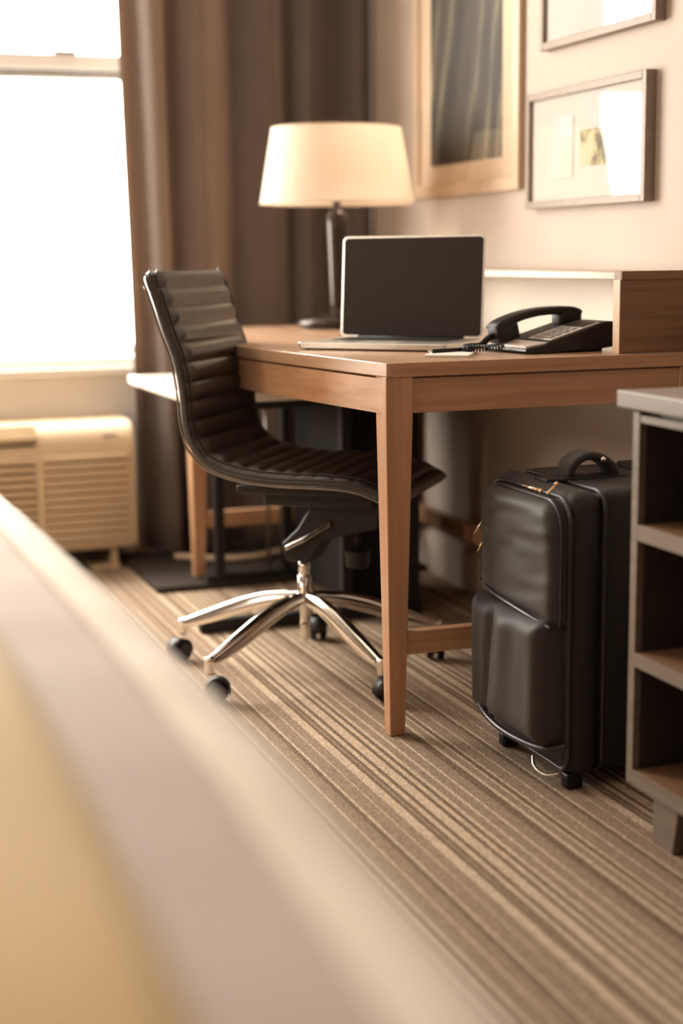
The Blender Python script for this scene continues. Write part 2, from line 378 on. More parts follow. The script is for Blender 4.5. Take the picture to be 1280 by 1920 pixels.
# ------------------------------------------------------------------ pictures
def picture(name, label, y0, y1, z0, z1, fw, ft, fmat, mat, art, aw, mb, glass_tilt=0):
    yc, zc = (y0+y1)/2, (z0+z1)/2
    t = thing(name, label, 'picture', (WX, yc, zc))
    y0 -= yc; y1 -= yc; z0 -= zc; z1 -= zc
    for a, b in (((-ft, y0, z0), (0, y0+fw, z1)), ((-ft, y1-fw, z0), (0, y1, z1)), ((-ft, y0+fw, z0), (0, y1-fw, z0+fw)), ((-ft, y0+fw, z1-fw), (0, y1-fw, z1))):
        obj('frame_side', box(B(), a, b), fmat, t, bevel=.0015)
    obj('mat_board', box(B(), (-ft+.010, y0+fw, z0+fw), (-.002, y1-fw, z1-fw)), mat, t)
    if art:
        obj('print', box(B(), (-ft+.0085, y0+aw, z0+mb), (-ft+.0105, y1-aw, z1-mb)), art, t)
    obj('picture_glass', box(B(), (-ft+.004, y0+fw*.8, z0+fw*.8), (-ft+.006, y1-fw*.8, z1-fw*.8)), M['picture_glass'], t).rotation_euler.z = R(glass_tilt)
    return t
# botanical print: dark ground with pale leaf streaks
t = NT('dark_leaf_print'); v = t.coord((1, 7, 1.6))
wv = t.n('ShaderNodeTexWave', wave_type='BANDS', bands_direction='DIAGONAL'); wv.inputs['Scale'].default_value = .7; wv.inputs['Distortion'].default_value = 9; wv.inputs['Detail'].default_value = 2; wv.inputs['Detail Scale'].default_value = .8
t.l(v, wv.inputs['Vector'])
n = t.n('ShaderNodeTexNoise'); n.inputs['Scale'].default_value = 2.2; t.l(t.coord((1, 5, 1.5)), n.inputs['Vector'])
c1 = t.ramp(wv.outputs['Color'], [(.0, (.035, .026, .02)), (.6, (.055, .042, .032)), (.88, (.075, .070, .048)), (1, (.18, .155, .11))])
c2 = t.ramp(n.outputs['Fac'], [(.35, (.55, .5, .45)), (.65, (1.3, 1.25, 1.1))])
mu = t.n('ShaderNodeMix', data_type='RGBA', blend_type='MULTIPLY'); mu.inputs[0].default_value = 1; t.l(c1, mu.inputs[6]); t.l(c2, mu.inputs[7])
t.l(mu.outputs[2], t.b.inputs['Base Color']); t.b.inputs['Roughness'].default_value = .6; M['art_dark'] = t.m
pb = picture('framed_picture', 'tall pale-framed picture with dark leafy print, next to the curtain', 3.632, 4.335, 1.118, 2.10, .035, .016, M['maple'], M['mat_tan'], M['art_dark'], .115, .088)
# small abstract watercolour
t = NT('pale_watercolour'); v = t.coord((1, 1, 1))
n = t.n('ShaderNodeTexNoise'); n.inputs['Scale'].default_value = 16; n.inputs['Detail'].default_value = 3; t.l(v, n.inputs['Vector'])
t.l(t.ramp(n.outputs['Fac'], [(.36, (.10, .08, .05)), (.44, (.34, .30, .16)), (.52, (.50, .42, .25)), (.64, (.52, .42, .30))]), t.b.inputs['Base Color'])
t.b.inputs['Roughness'].default_value = .8; M['art_small'] = t.m
t = NT('faint_watercolour')
n = t.n('ShaderNodeTexNoise'); n.inputs['Scale'].default_value = 12; t.l(t.coord((1, 1, .6)), n.inputs['Vector'])
t.l(t.ramp(n.outputs['Fac'], [(.35, (.37, .345, .27)), (.65, (.45, .42, .38))]), t.b.inputs['Base Color']); M['art_faint'] = t.m
p1 = picture('framed_picture', 'lower small bronze-framed picture holding a pale watercolour', 2.992, 3.570, 1.065, 1.346, .018, .026, M['bronze_frame'], M['mat_board'], None, 0, 0, -.8)
obj('print', box(B(), (-.0175, -.150, -.050), (-.0155, .020, .035)), M['art_small'], p1)
obj('print', box(B(), (-.0175, .055, -.072), (-.0155, .165, .072)), M['art_faint'], p1)
p2 = picture('framed_picture', 'upper small bronze-framed picture, cut off by the top of the photo', 2.960, 3.500, 1.443, 1.722, .018, .026, M['bronze_frame'], M['mat_board'], None, 0, 0, -.8)
obj('print', box(B(), (-.0175, -.060, -.02), (-.0155, .105, .08)), M['art_faint'], p2)

# ------------------------------------------------------------------ desk
DZ = .75; TH = .027; DY0, DY1 = 2.745, 4.37
BOW = spline([(1.079, 2.745, 0), (1.043, 3.0, 0), (1.008, 3.25, 0), (.990, 3.42, 0), (.990, 3.50, 0), (1.003, 3.65, 0), (1.037, 4.0, 0), (1.079, 4.372, 0)], 6)
def bow(y):   # X of the bowed user side
    
    kk = BOW
    for i in range(len(kk)-1):
        if kk[i].y <= y <= kk[i+1].y:
            return kk[i].x+(kk[i+1].x-kk[i].x)*(y-kk[i].y)/(kk[i+1].y-kk[i].y)
    return kk[0].x if y < kk[0].y else kk[-1].x
desk = thing('desk', 'light oak writing desk with tapered legs and bowed side, carrying the laptop', 'desk', (1.4, 3.5, 0))
def dk(x, y, z): return (x-1.4, y-3.5, z)
ys = [DY0+(DY1-DY0)*i/28 for i in range(29)]
poly = [(WX-.003-1.4, DY0-3.5)]+[(WX-.003-1.4, DY1-3.5)]+[(bow(y)-1.4, y-3.5) for y in ys[::-1]]
M['oak_top'] = wood('oak_top_grain', (.46, .27, .16), (.62, .40, .26), 'Y', .33, coat=.35)
obj('desktop', prism(B(), poly, DZ-TH, DZ), M['oak_top'], desk, bevel=.002)
obj('edge_band', box(B(), dk(bow(DY0)+.012, DY0-.0015, DZ-TH), dk(WX-.003, DY0+.001, DZ-.0005)), M['oakX'], desk)
AZ0 = .651
leg_w = .056
# aprons
def strip(y0, y1, off, th, z0, z1):
    yy = [y0+(y1-y0)*i/20 for i in range(21)]
    return prism(B(), [(bow(y)+off-1.4, y-3.5) for y in yy]+[(bow(y)+off+th-1.4, y-3.5) for y in yy[::-1]], z0, z1)
obj('apron', strip(DY0+.02, DY1-.03, .002, .022, AZ0, DZ-TH-.004), M['oakY'], desk)
obj('apron', box(B(), dk(1.12, DY0+.006, AZ0), dk(WX-.01, DY0+.028, DZ-TH-.004)), M['oakX'], desk, bevel=.001)
obj('apron', box(B(), dk(1.12, DY1-.035, AZ0), dk(WX-.01, DY1-.012, DZ-TH-.004)), M['oakX'], desk, bevel=.001)
obj('shadow_reveal', box(B(), dk(1.10, DY0+.010, DZ-TH-.006), dk(WX-.012, DY1-.02, DZ-TH)), M['walnutX'], desk)
def leg(x0, y0, sx, sy, mat='oakZ', zb=0):
    # x0,y0 outer corner; sx, sy direction towards the inside; inner faces and outer faces taper
    bm = B(); a = leg_w; b = .032; o = .008
    rs = []
    for z, wd, of in ((zb, b, o), (AZ0-.01, a, 0), (DZ-TH, a, 0)):
        rs.append([dk(x0+sx*(of+ux*wd), y0+sy*(of+uy*wd), z) for ux, uy in ((0, 0), (1, 0), (1, 1), (0, 1))])
    rings(bm, rs); return obj('leg', bm, M[mat], desk, bevel=.002)
leg(1.078, DY0+.001, 1, 1); leg(1.078, DY1-.012, 1, -1, zb=.0185)
leg(WX-.022, DY1-.012, -1, -1, zb=.0185); leg(WX-.022, DY0+.001, -1, 1)
obj('stretcher', box(B(), dk(1.115, DY0+.012, .165), dk(WX-.06, DY0+.040, .212)), M['oakX'], desk, bevel=.002)
obj('stretcher', box(B(), dk(1.115, DY1-.050, .165), dk(WX-.06, DY1-.022, .212)), M['oakX'], desk, bevel=.002)
obj('stretcher', box(B(), dk(WX-.065, DY0+.05, .165), dk(WX-.037, DY1-.05, .212)), M['oakY'], desk, bevel=.002)
# hutch / raised ledge standing on the back of the desk
hu = thing('desk_hutch', 'low shelf with brown wood end panel standing on the rear of the desk', 'shelf', (1.705, 3.5, DZ))
def hk(x, y, z): return (x-1.705, y-3.5, z-DZ)
obj('end_panel', box(B(), hk(1.600, 2.767, DZ+.001), hk(WX-.003, 2.795, .917)), M['walnutX'], hu, bevel=.0015)
obj('end_edge', box(B(), hk(1.5985, 2.768, DZ+.001), hk(1.600, 2.794, .90)), plain('window_lit_edge', (.66, .47, .33), .5, 0, 30, .04), hu)  # panel edge coloured paler to stand for window light on it
obj('panel_lip', box(B(), hk(1.600, 2.763, .900), hk(WX-.003, 2.7668, .918)), M['walnutX'], hu, bevel=.001)
obj('ledge', box(B(), hk(1.640, 2.795, .899), hk(WX-.003, 4.32, .915)), plain('pale_ledge', (.50, .40, .315), .5, 0, 8, .04), hu, bevel=.0015)
obj('lit_wall_board', box(B(), hk(WX-.014, 2.796, DZ+.001), hk(WX-.003, 4.32, .898)), plain('lit_wall_tone', (.55, .51, .43), .6, 0, 8, .02), hu)  # pale board standing in for the lit wall behind the shelf
obj('end_panel', box(B(), hk(1.640, 4.295, DZ+.001), hk(WX-.014, 4.32, .899)), M['walnutX'], hu, bevel=.0015)

# ------------------------------------------------------------------ low bench table under the desk's far end
bt = thing('side_table', 'low table with pale top and black metal sled frame behind the chair', 'table', (1.2, 4.0, 0))
def bk(x, y, z): return (x-1.2, y-4.0, z)
obj('tabletop', box(B(), bk(.922, 3.70, .593), bk(1.50, 4.40, .617)), M['bench_top'], bt, bevel=.004)
for yy in (3.735, 4.25):
    obj('floor_bar', box(B(), bk(.947 if yy < 4 else 1.10, yy-.017, .0005 if yy < 4 else .0185), bk(1.56, yy+.017, .034 if yy < 4 else .040)), M['black_metal'], bt, bevel=.004)
    obj('top_bar', box(B(), bk(1.00, yy-.014, .571), bk(1.56, yy+.014, .593)), M['black_metal'], bt, bevel=.003)
    obj('upright', box(B(), bk(1.335, yy-.014, .034), bk(1.365, yy+.014, .571)), M['black_metal'], bt, bevel=.003)
    obj('upright', box(B(), bk(1.525, yy-.014, .034), bk(1.555, yy+.014, .571)), M['black_metal'], bt, bevel=.003)
obj('upright', box(B(), bk(1.130, 4.236, .034), bk(1.158, 4.264, .593)), M['black_metal'], bt, bevel=.003)
obj('upright', cyl(B(), bk(1.291, 4.242, .034), bk(1.291, 4.242, .593), .0055), M['grey_metal'], bt, smooth=True).__setitem__('label', 'thin bright grey rod')

M['dark_panel'] = plain('dark_panel', (.010, .008, .0075), .6, 0, 30, .1, spec=.15)
obj('dark_box', box(B(), bk(1.368, 3.752, .036), bk(1.50, 4.233, .570)), M['dark_panel'], bt, bevel=.003)  # plain near-black box between the frames, under the tabletop
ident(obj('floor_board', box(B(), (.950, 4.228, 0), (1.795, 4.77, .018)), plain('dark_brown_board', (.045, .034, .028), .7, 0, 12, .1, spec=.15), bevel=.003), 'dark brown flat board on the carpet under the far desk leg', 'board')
# ------------------------------------------------------------------ cable on the floor
bm = B(); tube(bm, spline([(1.10, 4.62, .028), (1.15, 4.58, .028), (1.24, 4.52, .028), (1.34, 4.52, .028), (1.44, 4.58, .028), (1.60, 4.62, .028)], 8), .009)
ident(obj('power_cable', bm, M['cream_plastic'], smooth=True), 'pale cable snaking over the carpet under the curtain', 'cable')

# ------------------------------------------------------------------ table lamp
LX, LY = 1.484, 4.15
lamp = thing('table_lamp', 'table lamp with cream tapered shade and dark bronze stem on the desk', 'lamp', (LX, LY, DZ))
M['bronze'] = plain('dark_bronze', (.045, .032, .027), .28, .6, 30, .08)
obj('base', lathe(B(), [(.112, .006), (.118, .010), (.118, .020), (.108, .030), (.06, .038), (.026, .046), (.022, .060)], seg=40), M['bronze'], lamp, smooth=True)
for a in (200, 250, 320, 80, 140): 
    obj('foot', lathe(B(), [(.009, 0), (.011, .003), (.009, .008)], (.095*math.cos(R(a)), .095*math.sin(R(a))), 14), M['rubber'], lamp, smooth=True)
obj('stem', lathe(B(), [(.019, .055), (.021, .07), (.024, .15), (.029, .28), (.031, .315), (.022, .325), (.012, .33), (.012, .395)], seg=28), M['bronze'], lamp, smooth=True)
obj('finial', lathe(B(), [(.006, .40), (.012, .415), (.010, .43), (.004, .44)], seg=16), M['bronze'], lamp, smooth=True)
sh = B(); seg = 64
rb, rt, zb, zt = .217, .182, .349, .556
for rr0, rr1 in (((rb, zb), (rt, zt)),):
    rings(sh, [[(r*math.cos(2*math.pi*k/seg), r*math.sin(2*math.pi*k/seg), z) for k in range(seg)] for r, z in [(rb+(rt-rb)*i/8, zb+(zt-zb)*i/8) for i in range(9)]], True, False)
obj('lamp_shade', sh, M['shade'], lamp, smooth=True)
for rr, zz in ((rb, zb), (rt, zt)):
    bm = B(); tube(bm, [(rr*math.cos(2*math.pi*k/seg), rr*math.sin(2*math.pi*k/seg), zz) for k in range(seg)], .0018, 6, True)
    obj('shade_rim', bm, M['mat_tan'], lamp, smooth=True)
bm = B()
for k in range(3):
    a = 2*math.pi*k/3; cyl(bm, (0, 0, .55), (rt*math.cos(a), rt*math.sin(a), zt-.004), .0018, seg=6)
obj('shade_spider', bm, M['bronze'], lamp)
obj('bulb', lathe(B(), [(.006, .40), (.013, .41), (.030, .455), (.027, .48), (.012, .497), (.002, .50)], seg=20), M['paper'], lamp, smooth=True)
bl = bpy.data.lights.new('lamp_bulb', 'POINT'); bl.energy = .7; bl.color = (1, .76, .52); bl.shadow_soft_size = .03
blo = bpy.data.objects.new('lamp_bulb', bl); COL.objects.link(blo); blo.parent = lamp; blo.location = (0.05, 0, .46)

# ------------------------------------------------------------------ laptop
lt = thing('laptop', 'open silver laptop with black screen on the oak desk', 'laptop', (1.184, 3.118, DZ), R(-45))
LW = .352; LD = .235
# local: x along front edge (from left to right), y towards hinge
def zrr(w, d, r, cx=0, cy=0): return [(cx+x, cy+y) for x, y in rrect(w/2, d/2, r, 5)]
obj('base', prism(B(), zrr(LW, LD, .012, 0, LD/2), .003, .0165), M['alu'], lt, bevel=.002)
for sx_ in (-1, 1):
    for yy in (.02, LD-.02): obj('rubber_foot', lathe(B(), [(.006, 0), (.006, .004)], (sx_*(LW/2-.02), yy), 10), M['rubber'], lt)
obj('keyboard', box(B(), (-.14, .105, .0163), (.14, .212, .0170)), M['black_plastic'], lt)
bm = B()
for rr in range(6):
    for k in range(14):
        x = -.136+k*.0196; y = .109+rr*.0170; box(bm, (x, y, .0170), (x+.0160, y+.0135, .0182))
obj('keys', bm, M['rubber'], lt)['kind'] = 'stuff'
obj('trackpad', box(B(), (-.052, .015, .0165), (.052, .088, .0169)), M['silver_face'], lt)
obj('hinge', cyl(B(), (-.13, LD-.004, .0155), (.13, LD-.004, .0155), .006), M['black_plastic'], lt, smooth=True)
# lid
lid = Matrix.Translation((0, LD-.002, .017)) @ Matrix.Rotation(R(85), 4, 'X')
def lidobj(name, poly, z0, z1, mat, **k):
    bm = prism(B(), poly, z0, z1); bmesh.ops.transform(bm, matrix=lid, verts=bm.verts[:]); return obj(name, bm, mat, lt, **k)
LH = .232
lidobj('lid', zrr(LW, LH, .012, 0, LH/2), -.006, 0, M['alu'], bevel=.0015)
lidobj('screen', zrr(LW-.008, LH-.008, .009, 0, LH/2), 0, .0009, M['screen'])
for q in ('lid', 'screen'): pass

# ------------------------------------------------------------------ telephone
ph = thing('telephone', 'black desk telephone with light grey keypad and corded handset', 'telephone', (1.424, 2.842, DZ), R(6))
# local x: along length (front low -> rear high), y: across (near 0 -> far .17)
PL, PW = .225, .170
prof = [(0, .004), (.02, .0), (.06, 0), (.18, .005), (PL, .009), (PL+.002, .055), (PL-.008, .063), (PL-.03, .061), (.060, .025), (.050, .019), (.004, .012)]
bm = B(); rings(bm, [[(x, y, z) for x, z in prof] for y in (0, PW)])
obj('body', bm, M['black_plastic'], ph, bevel=.003)
slope = math.atan2(.036, .135)
fm = Matrix.Translation((.063, 0, .0260)) @ Matrix.Rotation(-slope, 4, 'Y')
def face(name, a, b, mat, **k):
    bm = box(B(), a, b); bmesh.ops.transform(bm, matrix=fm, verts=bm.verts[:]); return obj(name, bm, mat, ph, **k)
face('faceplate', (.003, .006, -.001), (.130, .094, .0022), M['silver_face'], bevel=.001)
obj('palm_rest', box(B(), (.004, .006, .0125), (.060, .158, .0200), Matrix.Rotation(R(-8), 3, 'Y')), M['silver_face'], ph, bevel=.001)
for i in range(4):
    for j in range(3): face('key', (.008+i*.019, .018+j*.022, .002), (.021+i*.019, .034+j*.022, .0046), M['grey_key'])
face('display', (.090, .014, .002), (.124, .086, .0035), M['screen'])
obj('stand', box(B(), (.14, .02, 0), (.205, PW-.02, .012)), M['black_plastic'], ph, bevel=.002)
# handset : arch with thick ends
def hs(x, z): return (x, .128, z)
pts = [(.004, .045), (.014, .056), (.050, .070), (.090, .079), (.130, .083), (.170, .083), (.192, .080), (.206, .072)]
P3 = spline([hs(*q) for q in pts], 6)
bm = B(); rs = []
n = len(P3)
for i, q in enumerate(P3):
    d = (P3[min(i+1, n-1)]-P3[max(i-1, 0)]).normalized(); up = Vector((-d.z, 0, d.x)); u = i/(n-1)
    hh = .0085+.004*abs(2*u-1)**2; ww = .020+.004*abs(2*u-1)
    rs.append([q+Vector((0, 1, 0))*x+up*y for x, y in rrect(ww, hh, .006, 3)])
rings(bm, rs)
hset = obj('handset', bm, M['black_plastic'], ph, smooth=True)
bm = B(); rounded(bm, (-.002, .105, .022), (.052, .151, .060), .006, 3); bmesh.ops.rotate(bm, verts=bm.verts[:], cent=(.03, .13, .045), matrix=Matrix.Rotation(R(-12), 3, 'Y'))
obj('mouthpiece', bm, M['black_plastic'], hset, smooth=True)
bm = B(); rounded(bm, (.158, .105, .050), (.214, .151, .088), .010, 3)
obj('earpiece', bm, M['black_plastic'], hset, smooth=True)
# coiled cord
path = spline([(.0, .128, .034), (-.012, .135, .024), (-.03, .13, .0125), (-.06, .12, .0115), (-.085, .10, .011), (-.085, .075, .011), (-.05, .065, .011), (-.004, .08, .0125)], 40)
cp = []
for i, q in enumerate(path):
    d = (path[min(i+1, len(path)-1)]-path[max(i-1, 0)]).normalized(); a = Vector((0, 0, 1)); b = d.cross(a).normalized(); a = b.cross(d)
    th = i*.95; rr = .0065 if 8 < i < len(path)-8 else .002
    cp.append(q+(a*math.cos(th)+b*math.sin(th))*rr+Vector((0, 0, .0015)))
bm = B(); tube(bm, cp, .0016, 6); obj('coiled_cord', bm, M['black_plastic'], ph, smooth=True)
# small white roll behind the phone
b = thing('small_tub', 'tiny white cylindrical tub at the rear corner of the telephone', 'tub', (1.664, 2.875, DZ))
obj('tub', lathe(B(), [(.007, 0), (.0075, .002), (.0075, .012), (.007, .014)], seg=16), M['paper'], b, smooth=True)
obj('lid', lathe(B(), [(.0078, .014), (.0078, .019), (.006, .020)], seg=16), M['mat_board'], b, smooth=True)
# notepad, card and pen
npd = thing('notepad', 'small white notepad lying between the laptop and the telephone', 'notepad', (1.285, 2.905, DZ), R(-32))
obj('backing_card', box(B(), (-.045, -.075, 0), (.045, .075, .001)), M['grey_key'], npd)
obj('pages', box(B(), (-.045, -.075, .001), (.045, .075, .005)), M['paper'], npd)
pen = thing('pen', 'slim dark pen with silver tip resting on the white notepad', 'pen', (1.300, 2.935, DZ+.009), R(20))
obj('barrel', cyl(B(), (-.055, 0, 0), (.045, 0, 0), .004, seg=12), M['black_plastic'], pen, smooth=True)
obj('tip', cyl(B(), (-.066, 0, 0), (-.055, 0, 0), .001, .0035, seg=12), M['chrome'], pen, smooth=True)
obj('cap', cyl(B(), (.045, 0, 0), (.072, 0, 0), .0045, .004, seg=12), M['chrome'], pen, smooth=True)
obj('clip', box(B(), (.035, -.001, .0045), (.068, .001, .0060)), M['chrome'], pen)

# ------------------------------------------------------------------ office chair
CX, CY = 1.085, 3.285
ch = thing('office_chair', 'armless black leather office chair with ribbed shell and chrome star base', 'chair', (CX, CY, 0), R(-38))
fp = [(-.272, .928), (-.250, .868), (-.230, .806), (-.210, .752), (-.198, .70), (-.192, .65), (-.188, .60), (-.176, .556), (-.148, .522), (-.100, .503), (-.04, .493), (.03, .489), (.10, .489), (.16, .487), (.205, .480), (.245, .466), (.272, .452), (.286, .440)]
cl = spline([(a, 0, z) for a, z in fp], 16)
# resample evenly
ls = [0]
for i in range(1, len(cl)): ls.append(ls[-1]+(cl[i]-cl[i-1]).length)
LT = ls[-1]
def at(s):
    s = min(max(s, 0), LT)
    for i in range(1, len(ls)):
        if ls[i] >= s:
            t = (s-ls[i-1])/max(1e-9, ls[i]-ls[i-1]); return cl[i-1].lerp(cl[i], t)
    return cl[-1]
NS = 300; HW = .210; THK = .026
RIB = .0425
def halfw(s): # slight waist
    return HW-.006*math.sin(math.pi*s/LT)
rs_f, rs_b = [], []
NV = 22
bm = B(); rings_ = []
for i in range(NS+1):
    s = LT*i/NS; c0 = at(s); d = (at(s+.004)-at(s-.004)).normalized(); nrm = Vector((-d.z, 0, d.x))
    if nrm.dot(Vector((.3, 0, 1))) < 0: nrm = -nrm
    # nrm points to the sitter side
    ph_ = (s % RIB)/RIB
    rib = math.sqrt(max(0, math.sin(math.pi*ph_)))*.011
    endf = min(1, s/.012, (LT-s)/.012); endf = math.sqrt(max(0, 1-(1-endf)**2))
    hw = halfw(s); ring = []
    if s < .02: hw -= .018*(1-math.sqrt(max(0, 1-(1-s/.02)**2)))
    for j in range(NV+1):   # sitter side, from -hw to hw
        v = -1+2*j/NV; y = v*hw
        edge = min(1, (1-abs(v))*hw/.010); ef = math.sqrt(max(0, 1-(1-edge)**2))
        inner = 1 if abs(y) < hw-.030 else max(0, min(1, (hw-.018-abs(y))/.012))
        off = (THK/2)*ef*max(.25, endf)+rib*inner-.002*(1 if hw-.026 < abs(y) < hw-.019 else 0)
        ring.append(c0+nrm*(off-THK/2)+Vector((0, y, 0)))
    for j in range(NV+1):
        v = 1-2*j/NV; y = v*hw
        edge = min(1, (1-abs(v))*hw/.010); ef = math.sqrt(max(0, 1-(1-edge)**2))
        ring.append(c0-nrm*((THK/2)*ef*max(.25, endf)+THK/2)+Vector((0, y, 0)))
    rings_.append(ring)
rings(bm, rings_); bmesh.ops.remove_doubles(bm, verts=bm.verts[:], dist=1e-5)
shell = obj('seat_shell', bm, M['leather'], ch, smooth=True)
# piping + seam lines along both sides, thin grey line added for the window-lit rim
for sgn in (-1, 1):
    for dy, off, rad, mt, nm in ((.002, -.006, .0030, 'piping', 'piping'), (.020, .0035, .0016, 'piping', 'seam')):
        pts = []
        for i in range(0, NS+1, 3):
            s = LT*i/NS; c0 = at(s); d = (at(s+.004)-at(s-.004)).normalized(); nrm = Vector((-d.z, 0, d.x))
            if nrm.dot(Vector((.3, 0, 1))) < 0: nrm = -nrm
            hw = halfw(s)
            if s < .02: hw -= .018*(1-math.sqrt(max(0, 1-(1-s/.02)**2)))
            pts.append(c0+nrm*off+Vector((0, sgn*(hw-dy), 0)))
        obj(nm, tube(B(), pts, rad, 6), M[mt], shell, smooth=True)
    pts = []
    for i in range(9, NS-8, 3):
        s = LT*i/NS; c0 = at(s); d = (at(s+.004)-at(s-.004)).normalized(); nrm = Vector((-d.z, 0, d.x))
        if nrm.dot(Vector((.3, 0, 1))) < 0: nrm = -nrm
        pts.append(c0-nrm*(THK-.001)+Vector((0, sgn*(halfw(s)-.006), 0)))
    obj('rim_highlight', tube(B(), pts, .0026, 6), M['grey_metal'], shell, smooth=True).__setitem__('label', 'thin grey line added as the window-lit rim of the shell edge')
# under-seat plate and mechanism
obj('seat_plate', box(B(), (-.10, -.16, .440), (.20, .16, .458)), M['black_metal'], ch, bevel=.004)
obj('seat_support', box(B(), (-.06, -.10, .405), (.20, .10, .442)), M['black_metal'], ch, bevel=.006)
prof = [(-.034, .286), (-.038, .31), (.0, .345), (.04, .41), (.20, .41), (.19, .352), (.06, .320), (.03, .268), (-.028, .268)]
bm = B(); rings(bm, [[(x, y, z) for x, z in prof] for y in (-.045, .045)]); obj('tilt_mechanism', bm, M['black_metal'], ch, bevel=.004)
bm = B(); rings(bm, [[(a, b-.055, z) for a, b, z in ((x, -w_, z0), (x, w_, z0), (x, w_, z0+.011), (x, -w_, z0+.011))] for x, w_, z0 in ((-.022, .012, .297), (.02, .014, .318), (.052, .010, .338), (.060, .007, .343), (.082, .006, .356))])
obj('height_lever', bm, M['chrome'], ch, bevel=.001)
bm = B(); cyl(bm, (.135, -.02, .26), (.135, -.02, .30), .026, .030, 24); obj('tension_knob', bm, M['black_plastic'], ch, bevel=.003)
obj('knob_shaft', cyl(B(), (.135, -.02, .30), (.135, -.02, .36), .008), M['black_metal'], ch, smooth=True)
obj('gas_lift', lathe(B(), [(.014, .225), (.014, .272)], seg=24), M['chrome'], ch, smooth=True)
obj('gas_lift_collar', lathe(B(), [(.0155, .262), (.020, .270), (.022, .285)], seg=24), M['black_plastic'], ch, smooth=True)
obj('column', lathe(B(), [(.0115, .078), (.0125, .080), (.0125, .105), (.0135, .107), (.0125, .109), (.0125, .158), (.019, .163), (.0195, .193), (.0172, .198), (.0168, .228), (.013, .231)], seg=32), M['chrome'], ch, smooth=True)
# star base
base_rot = -R(-38)
angs = [138.6+72*k for k in range(5)]
def arm(a):
    al = R(a)-R(-38); ca, sa = math.cos(al), math.sin(al)
    rs = []
    key = [(.010, .192, .166, .013), (.05, .190, .160, .0135), (.10, .183, .147, .0145), (.16, .166, .127, .0155), (.22, .143, .106, .0155), (.27, .122, .091, .014), (.305, .107, .084, .0125), (.325, .101, .084, .009)]
    sp = spline([(k[0], k[1], k[2]) for k in key], 5); ws = spline([(k[3], 0, 0) for k in key], 5)
    for q, wv_ in zip(sp, ws):
        r, zt_, zb_ = q; hw = wv_.x; hz = zt_-zb_
        sec = [(-hw, zb_), (-hw*1.0, zb_+hz*.45), (-hw*.72, zb_+hz*.8), (-hw*.3, zt_), (hw*.3, zt_), (hw*.72, zb_+hz*.8), (hw, zb_+hz*.45), (hw, zb_)]
        rs.append([(r*ca-t*sa, r*sa+t*ca, z) for t, z in sec])
    bm = B(); rings(bm, rs); o = obj('leg', bm, M['chrome'], ch, smooth=True)
    e = o.modifiers.new('edge', 'BEVEL'); e.width = .0015; e.segments = 2; e.limit_method = 'ANGLE'; e.angle_limit = R(50)
    return al
def caster(al, sw):
    ca, sa = math.cos(al), math.sin(al); px, py = .318*ca, .318*sa
    c = obj('caster', lathe(B(), [(.0105, .064), (.0115, .068), (.0115, .090), (.0125, .094), (.010, .102)], (0, 0), 20), M['chrome'], ch, smooth=True, loc=(px, py, 0))
    dx, dy = math.cos(sw), math.sin(sw); ox, oy = dx*.016, dy*.016; tx, ty = -dy, dx
    for s_ in (-1, 1):
        b = B(); cyl(b, (ox+tx*s_*.005, oy+ty*s_*.004, .0255), (ox+tx*s_*.021, oy+ty*s_*.0175, .0255), .0252, .0230, 32)
        obj('wheel', b, M['black_plastic'], c, bevel=.002)
    b = B(); rs = []
    for k in range(9):
        a = R(-10+200*k/8); rs.append([(ox+dx*math.cos(a)*rr+tx*s_, oy+dy*math.cos(a)*rr+ty*s_, .0265+math.sin(a)*rr) for rr, s_ in ((.0268, -.018), (.0268, .018), (.0295, .018), (.0295, -.018))])
    rings(b, rs); obj('wheel_hood', b, M['black_plastic'], c, smooth=True)
for k, a in enumerate(angs):
    al = arm(a); caster(al, R([250, 20, 60, 110, 300][k]))

# ------------------------------------------------------------------ suitcase
sc = thing('suitcase', 'upright black fabric suitcase with bulging front pockets beside the desk leg', 'suitcase', (1.38, 2.50, 0))
def sk(x, y, z): return (x-1.38, y-2.50, z)
SY0, SY1 = 2.338, 2.665
def srounded(name, a, b, rad, mat, seg=5, parent=sc, noise_amp=.002, sub=0):
    bm = rounded(B(), sk(*a), sk(*b), rad, seg)
    return obj(name, bm, M[mat], parent, smooth=True)
srounded('main_compartment', (1.325, SY0+.002, .030), (1.560, SY1, .545), .022, 'nylon')
srounded('front_compartment', (1.262, SY0, .022), (1.332, SY1, .543), .028, 'nylon')
# upper front pocket : domed outline on the face (y,z), bulging towards -x
def pocket(name, y0, y1, z0, z1, rb_, rt_, x_in, depth, soft, mat, crease):
    """puffed fabric pocket: a grid over a rounded outline, bulging towards -x"""
    bm = B(); NA, NB = 34, 34; g = []
    for i in range(NA+1):
        row = []
        for j in range(NB+1):
            v = i/NA; z = z0+(z1-z0)*v; ins = 0
            if z > z1-rt_: ins = rt_-math.sqrt(max(0, rt_**2-(z-(z1-rt_))**2))
            elif z < z0+rb_: ins = rb_-math.sqrt(max(0, rb_**2-((z0+rb_)-z)**2))
            y = (y0+ins)+(y1-y0-2*ins)*j/NB
            e = min(y-(y0+ins), (y1-ins)-y, z-z0, z1-z); t_ = min(1, max(0, e/soft)); f = math.sqrt(max(0, 1-(1-t_)**2))
            row.append(bm.verts.new(sk(x_in-depth*f+crease(y, z)*t_, y, z)))
        g.append(row)
    for i in range(NA):
        for j in range(NB): bm.faces.new((g[i][j], g[i][j+1], g[i+1][j+1], g[i+1][j]))
    bmesh.ops.remove_doubles(bm, verts=bm.verts[:], dist=1e-5)
    return obj(name, bm, M[mat], sc, smooth=True)
